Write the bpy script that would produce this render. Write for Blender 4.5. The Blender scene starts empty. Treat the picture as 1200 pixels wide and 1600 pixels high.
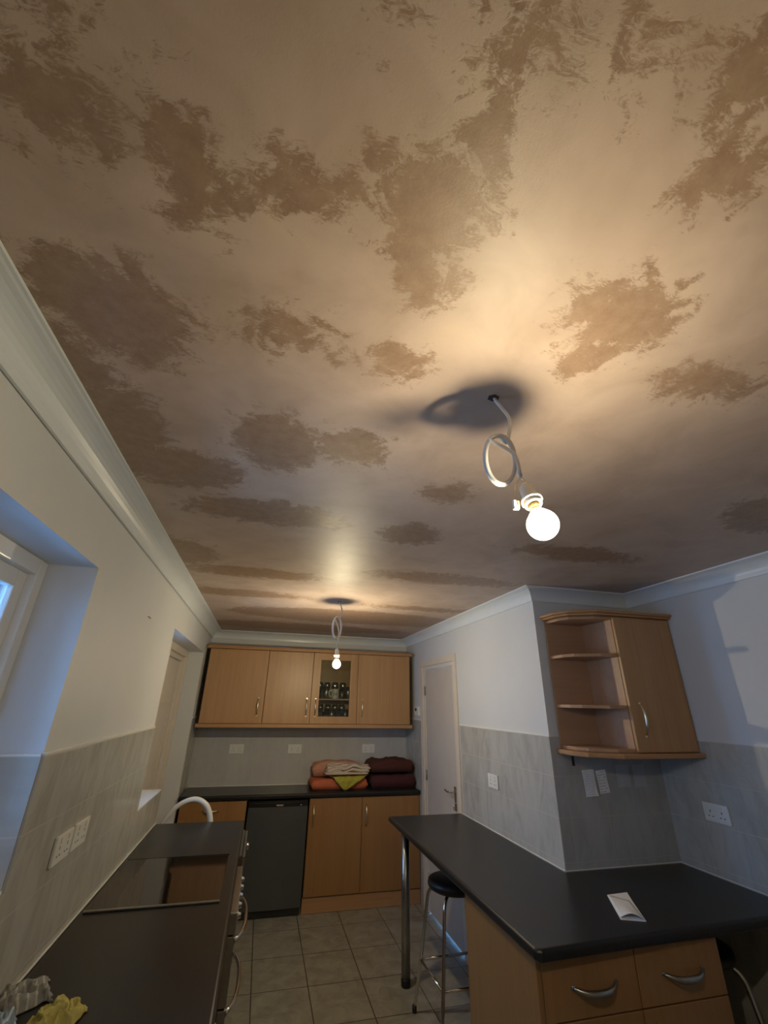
import bpy, bmesh, math, random
from mathutils import Vector, Matrix, noise

# ------------------------------------------------------------------ camera, world, light
SC = bpy.context.scene
COL = SC.collection
PI = math.pi
cam_d = bpy.data.cameras.new('camera')
cam = bpy.data.objects.new('camera', cam_d)
COL.objects.link(cam)
yaw, pitch, roll = math.radians(14.249), math.radians(24.082), math.radians(1.074)
fw = Vector((math.sin(yaw)*math.cos(pitch), math.cos(yaw)*math.cos(pitch), math.sin(pitch)))
rt = Vector((math.cos(yaw), -math.sin(yaw), 0))
up = rt.cross(fw)
r2 = math.cos(roll)*rt + math.sin(roll)*up
u2 = -math.sin(roll)*rt + math.cos(roll)*up
mw = Matrix.Identity(4)
for i in range(3):
    mw[i][0] = r2[i]; mw[i][1] = u2[i]; mw[i][2] = -fw[i]
mw[2][3] = 1.717
cam.matrix_world = mw
cam_d.sensor_fit = 'HORIZONTAL'
cam_d.sensor_width = 36
cam_d.lens = 666.67/1200*36
cam_d.clip_start = 0.02
SC.camera = cam

SC.view_settings.view_transform = 'Standard'
SC.view_settings.look = 'None'
SC.view_settings.gamma = 1
SC.view_settings.use_curve_mapping = False
SC.view_settings.exposure = 1.12
SC.cycles.transparent_max_bounces = 32

w = bpy.data.worlds.new('dusk_sky'); SC.world = w
w.use_nodes = True
bg = w.node_tree.nodes['Background']
bg.inputs[0].default_value = (0.19, 0.49, 1.0, 1)
bg.inputs[1].default_value = 4.4

BULB_1 = 1250.0
BULB_2 = 2350.0
BULB_COL = (1.0, 0.84, 0.54, 1)

# ------------------------------------------------------------------ materials
def nt(name):
    m = bpy.data.materials.new(name); m.use_nodes = True
    n = m.node_tree
    return m, n, n.nodes['Principled BSDF']

def N(n, typ, **kw):
    nd = n.nodes.new(typ)
    for k, v in kw.items():
        setattr(nd, k, v)
    return nd

def math_n(n, op, a, b=None, c=None, clamp=False):
    nd = n.nodes.new('ShaderNodeMath'); nd.operation = op; nd.use_clamp = clamp
    for i, v in enumerate((a, b, c)):
        if v is None: continue
        if isinstance(v, (int, float)): nd.inputs[i].default_value = v
        else: n.links.new(v, nd.inputs[i])
    return nd.outputs[0]

def ramp(n, fac, stops):
    r = n.nodes.new('ShaderNodeValToRGB')
    el = r.color_ramp.elements
    el[0].position, el[0].color = stops[0][0], (*stops[0][1], 1)
    el[1].position, el[1].color = stops[-1][0], (*stops[-1][1], 1)
    for p, c in stops[1:-1]:
        e = el.new(p); e.color = (*c, 1)
    n.links.new(fac, r.inputs[0])
    return r.outputs[0]

def noise_n(n, vec, scale, detail=3, rough=.5, dist=0):
    t = n.nodes.new('ShaderNodeTexNoise')
    t.inputs['Scale'].default_value = scale; t.inputs['Detail'].default_value = detail
    t.inputs['Roughness'].default_value = rough; t.inputs['Distortion'].default_value = dist
    if vec is not None: n.links.new(vec, t.inputs['Vector'])
    return t

def scaled(n, vec, s, off=(0, 0, 0)):
    m = n.nodes.new('ShaderNodeVectorMath'); m.operation = 'MULTIPLY_ADD'
    n.links.new(vec, m.inputs[0]); m.inputs[1].default_value = s; m.inputs[2].default_value = off
    return m.outputs[0]

def bump(n, p, h, strength=.2, dist=.01):
    b = n.nodes.new('ShaderNodeBump'); b.inputs['Strength'].default_value = strength
    b.inputs['Distance'].default_value = dist
    n.links.new(h, b.inputs['Height']); n.links.new(b.outputs[0], p.inputs['Normal'])

def simple(name, col, rough=.5, metal=0, var=.06, scale=6, bmp=0):
    m, n, p = nt(name)
    tc = N(n, 'ShaderNodeTexCoord')
    t = noise_n(n, tc.outputs['Object'], scale)
    c = ramp(n, t.outputs[0], [(.3, tuple(x*(1-var) for x in col)), (.7, tuple(min(1, x*(1+var)) for x in col))])
    n.links.new(c, p.inputs['Base Color'])
    p.inputs['Roughness'].default_value = rough; p.inputs['Metallic'].default_value = metal
    if bmp: bump(n, p, t.outputs[0], bmp, .004)
    return m

def wood(name, c1, c2, axis='z', rough=.38, off=(0, 0, 0)):
    m, n, p = nt(name)
    g = N(n, 'ShaderNodeNewGeometry')
    s = {'z': (38, 38, 1.6), 'x': (1.6, 38, 38), 'y': (38, 1.6, 38)}[axis]
    v = scaled(n, g.outputs['Position'], s, off)
    a = noise_n(n, v, 1.0, 5, .6, .6)
    s2 = tuple(x*.16 for x in s)
    b = noise_n(n, scaled(n, g.outputs['Position'], s2, off), 1.0, 3, .5, 1.0)
    f = math_n(n, 'ADD', math_n(n, 'MULTIPLY', a.outputs[0], .55), math_n(n, 'MULTIPLY', b.outputs[0], .45))
    c = ramp(n, f, [(.3, c2), (.5, tuple((x+y)/2 for x, y in zip(c1, c2))), (.72, c1)])
    n.links.new(c, p.inputs['Base Color'])
    p.inputs['Roughness'].default_value = rough
    bump(n, p, a.outputs[0], .04, .002)
    return m

def tile_mat(name, u, base, streak, w=.25, h=.2, grout=(.62, .60, .56)):
    m, n, p = nt(name)
    g = N(n, 'ShaderNodeNewGeometry')
    s = N(n, 'ShaderNodeSeparateXYZ'); n.links.new(g.outputs['Position'], s.inputs[0])
    c = N(n, 'ShaderNodeCombineXYZ')
    n.links.new(s.outputs[0 if u == 'x' else 1], c.inputs[0])
    n.links.new(math_n(n, 'ADD', s.outputs[2], .052), c.inputs[1])
    v = c.outputs[0]
    br = N(n, 'ShaderNodeTexBrick'); br.offset = 0; br.squash = 1
    n.links.new(v, br.inputs['Vector'])
    br.inputs['Scale'].default_value = 1; br.inputs['Mortar Size'].default_value = .0022
    br.inputs['Mortar Smooth'].default_value = .3
    br.inputs['Brick Width'].default_value = w; br.inputs['Row Height'].default_value = h
    br.inputs['Color1'].default_value = (0, 0, 0, 1); br.inputs['Color2'].default_value = (1, 1, 1, 1)
    a = noise_n(n, scaled(n, v, (11, 3.5, 1)), 1, 5, .65, 1.4)
    b = noise_n(n, scaled(n, v, (7, 3, 1), (3, 7, 1)), 1, 3, .5, .5)
    f = math_n(n, 'ADD', math_n(n, 'MULTIPLY', a.outputs[0], .6), math_n(n, 'MULTIPLY', b.outputs[0], .4))
    col = ramp(n, f, [(.34, streak), (.55, base), (.7, tuple(min(1, x*1.06) for x in base))])
    mx = N(n, 'ShaderNodeMix', data_type='RGBA')
    n.links.new(br.outputs['Fac'], mx.inputs['Factor'])
    n.links.new(col, mx.inputs['A']); mx.inputs['B'].default_value = (*grout, 1)
    n.links.new(mx.outputs['Result'], p.inputs['Base Color'])
    p.inputs['Roughness'].default_value = .22
    inv = math_n(n, 'SUBTRACT', 1.0, br.outputs['Fac'])
    bump(n, p, inv, .35, .002)
    return m

def floor_mat():
    m, n, p = nt('floor_tiles')
    g = N(n, 'ShaderNodeNewGeometry')
    v = scaled(n, g.outputs['Position'], (1, 1, 1), (-.155+3.63, -4.64+4.4, 0))
    br = N(n, 'ShaderNodeTexBrick'); br.offset = 0; br.squash = 1
    n.links.new(v, br.inputs['Vector'])
    br.inputs['Scale'].default_value = 1; br.inputs['Mortar Size'].default_value = .004
    br.inputs['Mortar Smooth'].default_value = .4
    br.inputs['Brick Width'].default_value = .363; br.inputs['Row Height'].default_value = .40
    a = noise_n(n, g.outputs['Position'], 9, 6, .65, .6)
    col = ramp(n, a.outputs[0], [(.3, (.17, .158, .128)), (.5, (.25, .235, .195)), (.72, (.32, .305, .26))])
    mx = N(n, 'ShaderNodeMix', data_type='RGBA')
    n.links.new(br.outputs['Fac'], mx.inputs['Factor'])
    n.links.new(col, mx.inputs['A']); mx.inputs['B'].default_value = (.035, .03, .025, 1)
    n.links.new(mx.outputs['Result'], p.inputs['Base Color'])
    p.inputs['Roughness'].default_value = .32
    bump(n, p, math_n(n, 'SUBTRACT', a.outputs[0], br.outputs['Fac']), .15, .002)
    return m

# damp plaster patches: centre x, y and radii on the ceiling, metres
BLOBS = [(-0.38,0.40,0.07,0.05),(-0.33,0.43,0.04,0.03),(-0.19,0.45,0.07,0.08),(-0.03,0.42,0.09,0.03),(0.17,0.39,0.10,0.10),(0.21,0.27,0.04,0.05),(0.22,0.20,0.06,0.014),(0.23,0.16,0.08,0.02),(0.56,0.22,0.06,0.05),(0.51,0.14,0.05,0.04),(-0.38,0.76,0.15,0.13),(-0.46,0.68,0.07,0.07),(-0.52,0.94,0.07,0.14),(-0.04,0.72,0.10,0.05),(0.21,0.73,0.07,0.05),(0.62,0.49,0.12,0.08),(0.62,0.60,0.06,0.06),(0.99,0.60,0.12,0.05),(0.22,0.52,0.05,0.05),(-0.05,1.17,0.13,0.16),(0.18,1.13,0.11,0.10),(-0.48,1.17,0.11,0.20),(-0.37,1.42,0.19,0.14),(-0.07,1.72,0.31,0.12),(0.59,1.34,0.09,0.08),(0.58,1.79,0.14,0.13),(-0.13,2.70,0.42,0.12),(0.77,4.00,1.14,0.33),(1.05,2.47,0.46,0.11),(-0.52,2.39,0.20,0.23),(-0.36,0.32,0.04,0.02),
  (.3,4.75,1.1,.25),(1.3,3.4,.5,.08),(-.3,3.3,.5,.12),(1.5,1.8,.35,.1),(2.0,1.1,.3,.2),(-.1,-.5,.3,.25),(1.0,-.6,.4,.25),(1.9,-.1,.3,.2)]

def ceiling_mat():
    m, n, p = nt('fresh_plaster')
    g = N(n, 'ShaderNodeNewGeometry')
    pos = g.outputs['Position']
    # trowel-torn edges: coarse swirls plus fine ragged strokes
    wn = noise_n(n, pos, 8.5, 3, .6, 1.2)
    wv = scaled(n, wn.outputs['Color'], (.13, .13, 0), (-.065, -.065, 0))
    fn = noise_n(n, scaled(n, pos, (34, 58, 1)), 1, 5, .72, 2.2)
    fv = scaled(n, fn.outputs['Color'], (.05, .05, 0), (-.025, -.025, 0))
    ad = N(n, 'ShaderNodeVectorMath', operation='ADD'); n.links.new(pos, ad.inputs[0]); n.links.new(wv, ad.inputs[1])
    ad2 = N(n, 'ShaderNodeVectorMath', operation='ADD'); n.links.new(ad.outputs[0], ad2.inputs[0]); n.links.new(fv, ad2.inputs[1])
    q = ad2.outputs[0]
    cur = None
    for (x, y, rx, ry) in BLOBS:
        s = N(n, 'ShaderNodeVectorMath', operation='MULTIPLY_ADD')
        n.links.new(q, s.inputs[0]); s.inputs[1].default_value = (1/rx, 1/ry, 0); s.inputs[2].default_value = (-x/rx, -y/ry, 0)
        l = N(n, 'ShaderNodeVectorMath', operation='LENGTH'); n.links.new(s.outputs[0], l.inputs[0])
        # distance in radii -> metres from the edge, so every patch has an equally sharp rim
        d = math_n(n, 'MULTIPLY', math_n(n, 'SUBTRACT', l.outputs['Value'], 1.0), min(rx, ry))
        cur = d if cur is None else math_n(n, 'MINIMUM', cur, d)
    e1 = noise_n(n, pos, 11, 4, .62, 1.6); e2 = noise_n(n, scaled(n, pos, (30, 70, 1)), 1, 5, .75, 3.2)
    cur = math_n(n, 'ADD', cur, math_n(n, 'MULTIPLY', math_n(n, 'SUBTRACT', e1.outputs[0], .5), .20))
    cur = math_n(n, 'ADD', cur, math_n(n, 'MULTIPLY', math_n(n, 'SUBTRACT', e2.outputs[0], .5), .15))
    mask = N(n, 'ShaderNodeMapRange'); mask.interpolation_type = 'SMOOTHSTEP'
    n.links.new(cur, mask.inputs['Value'])
    mask.inputs['From Min'].default_value = .022; mask.inputs['From Max'].default_value = -.016
    mask.inputs['To Min'].default_value = 0; mask.inputs['To Max'].default_value = 1
    blot = noise_n(n, pos, 5, 4, .6, .5)
    light = ramp(n, blot.outputs[0], [(.3, (.40, .305, .245)), (.6, (.49, .385, .32)), (.8, (.53, .42, .325))])
    dn = noise_n(n, pos, 30, 4, .7)
    dark = ramp(n, dn.outputs[0], [(.3, (.255, .165, .112)), (.7, (.335, .235, .165))])
    mx = N(n, 'ShaderNodeMix', data_type='RGBA')
    n.links.new(mask.outputs[0], mx.inputs['Factor']); n.links.new(light, mx.inputs['A']); n.links.new(dark, mx.inputs['B'])
    n.links.new(mx.outputs['Result'], p.inputs['Base Color'])
    rg = math_n(n, 'SUBTRACT', .52, math_n(n, 'MULTIPLY', mask.outputs[0], .07))
    n.links.new(rg, p.inputs['Roughness'])
    grit = noise_n(n, pos, 260, 2, .5)
    hb = math_n(n, 'ADD', math_n(n, 'MULTIPLY', mask.outputs[0], -.5), math_n(n, 'ADD', math_n(n, 'MULTIPLY', fn.outputs[0], .35), math_n(n, 'MULTIPLY', grit.outputs[0], .25)))
    bump(n, p, hb, .22, .003)
    return m

def stripes(name, c1, c2, scale, axis=0, rough=.9, width=.35):
    m, n, p = nt(name)
    tc = N(n, 'ShaderNodeTexCoord')
    s = N(n, 'ShaderNodeSeparateXYZ'); n.links.new(tc.outputs['Object'], s.inputs[0])
    nz = noise_n(n, tc.outputs['Object'], 25, 2)
    v = math_n(n, 'ADD', math_n(n, 'MULTIPLY', s.outputs[axis], scale), math_n(n, 'MULTIPLY', nz.outputs[0], .5))
    fr = math_n(n, 'FRACT', v)
    f = math_n(n, 'LESS_THAN', fr, width)
    mx = N(n, 'ShaderNodeMix', data_type='RGBA')
    n.links.new(f, mx.inputs['Factor']); mx.inputs['A'].default_value = (*c1, 1); mx.inputs['B'].default_value = (*c2, 1)
    n.links.new(mx.outputs['Result'], p.inputs['Base Color'])
    p.inputs['Roughness'].default_value = rough
    fz = noise_n(n, tc.outputs['Object'], 300, 2)
    bump(n, p, fz.outputs[0], .3, .002)
    return m

def glass_mat(name, tint=(1, 1, 1), ior=1.45, rough=.02, body=.04):
    m, n, p = nt(name)
    n.nodes.remove(p)
    out = n.nodes['Material Output']
    tr = N(n, 'ShaderNodeBsdfTransparent'); tr.inputs[0].default_value = (*tint, 1)
    gl = N(n, 'ShaderNodeBsdfGlossy'); gl.inputs['Roughness'].default_value = rough
    fr = N(n, 'ShaderNodeFresnel'); fr.inputs[0].default_value = ior
    f = math_n(n, 'ADD', fr.outputs[0], body, clamp=True)
    mx = N(n, 'ShaderNodeMixShader')
    n.links.new(f, mx.inputs[0]); n.links.new(tr.outputs[0], mx.inputs[1]); n.links.new(gl.outputs[0], mx.inputs[2])
    n.links.new(mx.outputs[0], out.inputs[0])
    return m

def emit(name, col, s):
    m, n, p = nt(name)
    p.inputs['Base Color'].default_value = (*col[:3], 1)
    p.inputs['Emission Color'].default_value = col
    p.inputs['Emission Strength'].default_value = s
    return m

def wall_paint(name, col):
    m, n, p = nt(name)
    g = N(n, 'ShaderNodeNewGeometry')
    a = noise_n(n, g.outputs['Position'], 2.2, 4, .55)
    c = ramp(n, a.outputs[0], [(.3, tuple(x*.95 for x in col)), (.7, col)])
    n.links.new(c, p.inputs['Base Color'])
    p.inputs['Roughness'].default_value = .55
    b = noise_n(n, g.outputs['Position'], 120, 3)
    bump(n, p, b.outputs[0], .05, .002)
    return m

M = {}
M['paint'] = wall_paint('wall_paint', (.63, .65, .67))
M['white'] = simple('white_gloss_paint', (.74, .74, .73), .3, 0, .02)
M['cove'] = simple('cornice_paint', (.68, .73, .78), .28, 0, .02)
M['cream'] = simple('cream_gloss_paint', (.66, .60, .52), .35, 0, .03)
M['door'] = simple('off_white_door_paint', (.55, .51, .47), .4, 0, .03)
M['upvc'] = simple('white_upvc', (.75, .76, .76), .25, 0, .02)
M['ceiling'] = ceiling_mat()
M['floor'] = floor_mat()
M['tile_y'] = tile_mat('marbled_tiles_side', 'y', (.455, .455, .435), (.35, .345, .32), 1.15, .2, (.52, .50, .46))
M['tile_x'] = tile_mat('marbled_tiles_end', 'x', (.42, .42, .415), (.345, .34, .33), .25, .2, (.45, .45, .44))
M['tile_back'] = tile_mat('pale_tiles_back', 'x', (.50, .50, .49), (.45, .45, .435), .25, .2, (.52, .51, .49))
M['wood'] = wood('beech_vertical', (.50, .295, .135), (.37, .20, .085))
M['wood_b'] = wood('beech_low_shaded', (.34, .178, .066), (.25, .122, .042), off=(5, 3, 1))  # same beech, more orange, and darkened to stand in for dimness low down
M['wood_x'] = wood('beech_rail', (.48, .27, .13), (.35, .18, .08), 'x')
M['wood_in'] = wood('beech_shelf', (.46, .275, .165), (.37, .21, .12), 'x', .42)
M['worktop'] = simple('slate_laminate', (.017, .017, .018), .3, 0, .25, 160)
M['worktop'].node_tree.nodes['Principled BSDF'].inputs['Specular IOR Level'].default_value = .32
M['hob'] = simple('black_ceramic_glass', (.012, .009, .008), .05, 0, .02)
M['hob_brown'] = simple('brown_ceramic_glass', (.03, .010, .005), .06, 0, .05)
M['steel'] = simple('brushed_steel', (.36, .36, .35), .3, 1, .05, 40)
M['chrome'] = simple('chrome', (.72, .72, .72), .12, 1, .02)
M['brass'] = simple('antique_nickel', (.74, .66, .50), .26, 1, .05)
M['fridge'] = simple('silver_grey_enamel', (.11, .116, .12), .36, .55, .03)
M['black'] = simple('black_plastic', (.010, .010, .011), .3, 0, .1)
M['darkgap'] = simple('dark_rubber_and_gap', (.012, .011, .01), .7, 0, .1)
M['plastic'] = simple('white_plastic', (.72, .72, .70), .3, 0, .02)
M['cable'] = simple('white_cable', (.62, .62, .63), .35, 0, .03)
M['hole'] = simple('socket_hole', (.015, .015, .015), .6)
M['glass'] = glass_mat('clear_glass')
M['winglass'] = glass_mat('window_glass', (.96, .98, 1), 1.45, .01, .02)
M['cabglass'] = glass_mat('cabinet_glass', (.9, .93, .9), 1.5, .03, .04)
M['bulbglass'] = glass_mat('bulb_glass', (1, 1, 1), 1.4, .05, .02)
_n = M['bulbglass'].node_tree; _o = _n.nodes['Material Output']; _e = _n.nodes.new('ShaderNodeEmission'); _a = _n.nodes.new('ShaderNodeAddShader')
_e.inputs[0].default_value = (1, .93, .80, 1); _e.inputs[1].default_value = .9
_n.links.new(_o.inputs[0].links[0].from_socket, _a.inputs[0]); _n.links.new(_e.outputs[0], _a.inputs[1]); _n.links.new(_a.outputs[0], _o.inputs[0])
M['tumbler'] = glass_mat('tumbler_glass', (.97, .99, .99), 1.5, .12, .3)
M['core1'] = emit('bulb_glow_near', BULB_COL, BULB_1)
M['core2'] = emit('bulb_glow_far', BULB_COL, BULB_2)
M['brasscap'] = simple('brass_bulb_cap', (.75, .58, .22), .25, 1)
M['paper'] = simple('white_paper', (.80, .82, .86), .8, 0, .02)
M['ink'] = simple('dark_ink', (.09, .09, .12), .8)
M['inkblue'] = simple('blue_grey_print', (.42, .47, .60), .8)
M['orange'] = simple('orange_towelling', (.50, .13, .06), .95, 0, .15, 60, .4)
M['pink'] = simple('salmon_towelling', (.50, .25, .17), .95, 0, .12, 60, .4)
M['maroon'] = simple('maroon_towelling', (.060, .013, .015), .95, 0, .2, 60, .4)
M['brownred'] = simple('dark_red_towelling', (.070, .018, .014), .95, 0, .2, 60, .4)
M['lime'] = simple('lime_cloth', (.34, .30, .035), .9, 0, .15, 50, .3)
M['pattern'] = stripes('patterned_cotton', (.52, .44, .34), (.30, .08, .05), 55, 1, .9, .22)
M['greycloth'] = stripes('grey_striped_cloth', (.25, .25, .24), (.42, .42, .40), 42, 0, .9, .25)
M['bluecloth'] = stripes('blue_striped_cloth', (.22, .30, .42), (.55, .60, .66), 60, 0, .9, .3)
M['yellow'] = simple('yellow_duster', (.50, .43, .13), .95, 0, .15, 60, .4)
M['seat'] = simple('black_vinyl', (.008, .008, .009), .45)
M['orangeplastic'] = simple('orange_lever', (.9, .25, .04), .4)
M['plaster_edge'] = simple('rough_hole_edge', (.05, .035, .03), .9)

# ------------------------------------------------------------------ helpers
def box(bm, x0, x1, y0, y1, z0, z1, bev=0, seg=2, mi=0):
    r = bmesh.ops.create_cube(bm, size=1)
    vs = r['verts']
    for v in vs:
        v.co = Vector((x0+(v.co.x+.5)*(x1-x0), y0+(v.co.y+.5)*(y1-y0), z0+(v.co.z+.5)*(z1-z0)))
    fs = set(f for v in vs for f in v.link_faces)
    for f in fs: f.material_index = mi
    if bev:
        es = list(set(e for v in vs for e in v.link_edges))
        bmesh.ops.bevel(bm, geom=es, offset=bev, segments=seg, affect='EDGES', profile=.6)

def prism(bm, pts, z0, z1, bev=0):
    lo = [bm.verts.new((x, y, z0)) for x, y in pts]
    hi = [bm.verts.new((x, y, z1)) for x, y in pts]
    n = len(pts)
    fs = [bm.faces.new(lo[::-1]), bm.faces.new(hi)]
    for i in range(n):
        fs.append(bm.faces.new((lo[i], lo[(i+1) % n], hi[(i+1) % n], hi[i])))
    bmesh.ops.recalc_face_normals(bm, faces=fs)
    if bev:
        es = [e for e in bm.edges if e.verts[0] in hi and e.verts[1] in hi] + [e for e in bm.edges if e.verts[0] in lo and e.verts[1] in lo]
        bmesh.ops.bevel(bm, geom=es, offset=bev, segments=4, affect='EDGES', profile=.5)

def smooth_path(pts, k=8):
    P = [Vector(p) for p in pts]
    if len(P) < 3: return P
    out = []
    for i in range(len(P)-1):
        a = P[i-1] if i > 0 else P[0]*2-P[1]
        b, c = P[i], P[i+1]
        d = P[i+2] if i+2 < len(P) else P[-1]*2-P[-2]
        for j in range(k):
            t = j/k
            out.append(.5*((2*b)+(-a+c)*t+(2*a-5*b+4*c-d)*t*t+(-a+3*b-3*c+d)*t**3))
    out.append(P[-1])
    return out

def tube(bm, pts, r, seg=12, closed=False, cap=True):
    P = [Vector(p) for p in pts]
    n = len(P)
    rr = r if callable(r) else (lambda t: r)
    T0 = (P[1]-P[0]).normalized()
    nrm = T0.orthogonal().normalized()
    rings = []
    for i in range(n):
        if closed: t = (P[(i+1) % n]-P[i-1]).normalized()
        else: t = (P[min(i+1, n-1)]-P[max(i-1, 0)]).normalized()
        nrm = (nrm-t*nrm.dot(t)).normalized()
        b = t.cross(nrm)
        rad = rr(i/(n-1))
        rings.append([bm.verts.new(P[i]+rad*(math.cos(2*PI*k/seg)*nrm+math.sin(2*PI*k/seg)*b)) for k in range(seg)])
    m = n if closed else n-1
    for i in range(m):
        A, B = rings[i], rings[(i+1) % n]
        for k in range(seg):
            f = bm.faces.new((A[k], A[(k+1) % seg], B[(k+1) % seg], B[k])); f.smooth = True
    if cap and not closed:
        bm.faces.new(rings[0][::-1]); bm.faces.new(rings[-1])

def lathe(bm, prof, seg=28, M4=None, smooth=True):
    M4 = M4 or Matrix.Identity(4)
    rings = []
    for r, z in prof:
        if r < 1e-6: rings.append([bm.verts.new(M4 @ Vector((0, 0, z)))])
        else: rings.append([bm.verts.new(M4 @ Vector((r*math.cos(2*PI*k/seg), r*math.sin(2*PI*k/seg), z))) for k in range(seg)])
    for A, B in zip(rings, rings[1:]):
        for k in range(seg):
            k2 = (k+1) % seg
            if len(A) == 1 and len(B) == 1: continue
            if len(A) == 1: f = bm.faces.new((A[0], B[k], B[k2]))
            elif len(B) == 1: f = bm.faces.new((A[k], B[0], A[k2]))
            else: f = bm.faces.new((A[k], A[k2], B[k2], B[k]))
            f.smooth = smooth

def obj(name, bm, mat, parent=None, loc=None, rotz=None):
    bmesh.ops.recalc_face_normals(bm, faces=bm.faces[:])
    me = bpy.data.meshes.new(name)
    bm.to_mesh(me); bm.free()
    for m in (mat if isinstance(mat, (list, tuple)) else [mat]): me.materials.append(m)
    o = bpy.data.objects.new(name, me); COL.objects.link(o)
    if loc is not None: o.location = loc
    if rotz is not None: o.rotation_euler = (0, 0, rotz)
    if parent is not None: o.parent = parent
    return o

def bmn(): return bmesh.new()
def B(*a, **k):
    bm = bmn(); box(bm, *a, **k); return bm

def tag(o, label, cat, group=None):
    o['label'] = label; o['category'] = cat
    if group: o['group'] = group
    return o

def thing(name, label, cat, loc=(0, 0, 0), rotz=0, group=None):
    o = bpy.data.objects.new(name, None); COL.objects.link(o)
    o.empty_display_size = .05
    o.location = loc; o.rotation_euler = (0, 0, rotz)
    return tag(o, label, cat, group)

def struct(name, bm, mat, label=None, cat=None, parent=None):
    o = obj(name, bm, mat, parent)
    if parent is None:
        o['kind'] = 'structure'
        if label: o['label'] = label
        if cat: o['category'] = cat
    return o

def copy_tree(o, parent=None):
    c = o.copy(); COL.objects.link(c)
    if parent is not None: c.parent = parent
    for ch in list(o.children): copy_tree(ch, c)
    return c

# ------------------------------------------------------------------ room shell
XL, XD, XR = -.63, 1.68, 2.44       # left wall, door wall, right wall
YB, YR, Y0 = 5.35, 2.52, -1.4       # back wall, return wall, behind the camera
H = 2.44
T = .30

struct('floor', B(XL-T, XR+.12, Y0-.12, YB+.12, -.08, 0), M['floor'], 'beige mottled square floor tiles with dark joints', 'floor')
struct('ceiling', B(XL-T, XR+.12, Y0-.12, YB+.12, H, H+.08), M['ceiling'], 'freshly plastered pinkish brown ceiling with dark damp patches', 'ceiling')

# left wall with the window recess and the taller window-and-door recess
W1a, W1b, W1s, W1t = 1.0, 1.715, 1.22, 2.146
W2a, W2m, W2b, W2s, W2t = 3.24, 3.92, 4.885, 1.112, 2.155
bm = bmn()
def lw(y0, y1, z0, z1): box(bm, XL-T, XL, y0, y1, z0, z1)
lw(Y0-.12, W1a, 0, H); lw(W1a, W1b, 0, W1s); lw(W1a, W1b, W1t, H); lw(W1b, W2a, 0, H)
lw(W2a, W2b, W2t, H); lw(W2a, W2m, 0, W2s); lw(W2b, YB+.12, 0, H)
struct('wall_left', bm, M['paint'], 'pale grey painted wall with the window recess and back door recess', 'wall')
struct('wall_back', B(XL, XD+.12, YB, YB+.12, 0, H), M['paint'], 'pale grey painted end wall behind the wall cupboards', 'wall')
DA, DB, DT = 3.90, 4.70, 2.07
bm = bmn()
box(bm, XD, XD+.12, YR+.12, DA, 0, H); box(bm, XD, XD+.12, DB, YB, 0, H); box(bm, XD, XD+.12, DA, DB, DT, H)
struct('wall_right', bm, M['paint'], 'pale painted wall with the flush inner door', 'wall')
struct('wall_return', B(XD, XR, YR, YR+.12, 0, H), M['paint'], 'short grey wall facing the camera behind the shelf cabinet', 'wall')
struct('wall_near_right', B(XR, XR+.12, Y0-.12, YR+.12, 0, H), M['paint'], 'grey wall at the right edge with a patch of light', 'wall')
struct('wall_rear', B(XL, XR, Y0-.12, Y0, 0, H), M['paint'], 'plain wall behind the camera', 'wall')

# coving, swept round the room
def sweep(path, prof, closed=True):
    bm = bmn(); n = len(path); rings = []
    for i, p in enumerate(path):
        a = Vector(path[i-1]); b = Vector(p); c = Vector(path[(i+1) % n])
        d1 = (b-a).normalized(); d2 = (c-b).normalized()
        n1 = Vector((d1.y, -d1.x)); n2 = Vector((d2.y, -d2.x))
        m = (n1+n2); m = m/m.dot(n1)
        rings.append([bm.verts.new((b.x+m.x*d, b.y+m.y*d, z)) for d, z in prof])
    for i in range(n):
        A, Bq = rings[i], rings[(i+1) % n]
        for k in range(len(prof)):
            k2 = (k+1) % len(prof)
            bm.faces.new((A[k], A[k2], Bq[k2], Bq[k]))
    return bm
room = [(XL, Y0), (XL, YB), (XD, YB), (XD, YR), (XR, YR), (XR, Y0)]
R_ = .072
prof = [(.0005, H-.0005), (.0005, H-.080), (.004, H-.084), (.013, H-.084), (.014, H-.078)]
for k in range(9):
    a = k/8*PI/2
    prof.append((.014+R_*.95*(1-math.cos(a)), H-.076+(.066)*math.sin(a)))
prof += [(.088, H-.008), (.096, H-.008), (.096, H-.0005)]
struct('trim_1', sweep(room, prof), M['cove'], 'white concave plaster coving running round the ceiling edge', 'coving')

# wall tiles (slabs 7 mm proud of the paint)
TT = 1.549; tk = .007
bm = bmn()
box(bm, XL, XL+tk, Y0, W1a, .0, TT); box(bm, XL, XL+tk, W1a, W1b, 0, W1s); box(bm, XL, XL+tk, W1b, W2a, 0, TT)
box(bm, XL, XL+tk, W2a, W2m, 0, W2s); box(bm, XL, XL+tk, W2b, YB-tk, 0, TT)
box(bm, XL-.155, XL, W1b-tk, W1b, W1s, TT)
struct('trim_2', bm, M['tile_y'], 'beige marbled tiles on the lower left wall beside the worktop', 'wall tiles')
bm = bmn()
for (a, b) in ((Y0, W1a), (W1b-.0, W2a)):
    box(bm, XL, XL+.010, a, b, TT, TT+.010, .002)
box(bm, XL, XL+.010, W2b, YB-.01, TT, TT+.010, .002)
box(bm, XL-.155, XL, W1b-.010, W1b, TT, TT+.008, .002)
struct('trim_3', bm, M['white'], 'thin white edging bead along the top of the left wall tiles', 'trim')
struct('trim_4', B(XL, XD, YB-tk, YB, .0, TT), M['tile_back'], 'pale glossy tiles on the end wall under the wall cupboards', 'wall tiles')
bm = bmn()
box(bm, XD-tk, XD, YR-tk, 3.80, 0, TT); box(bm, XD-tk, XD, 4.82, YB-tk, 0, TT)
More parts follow.
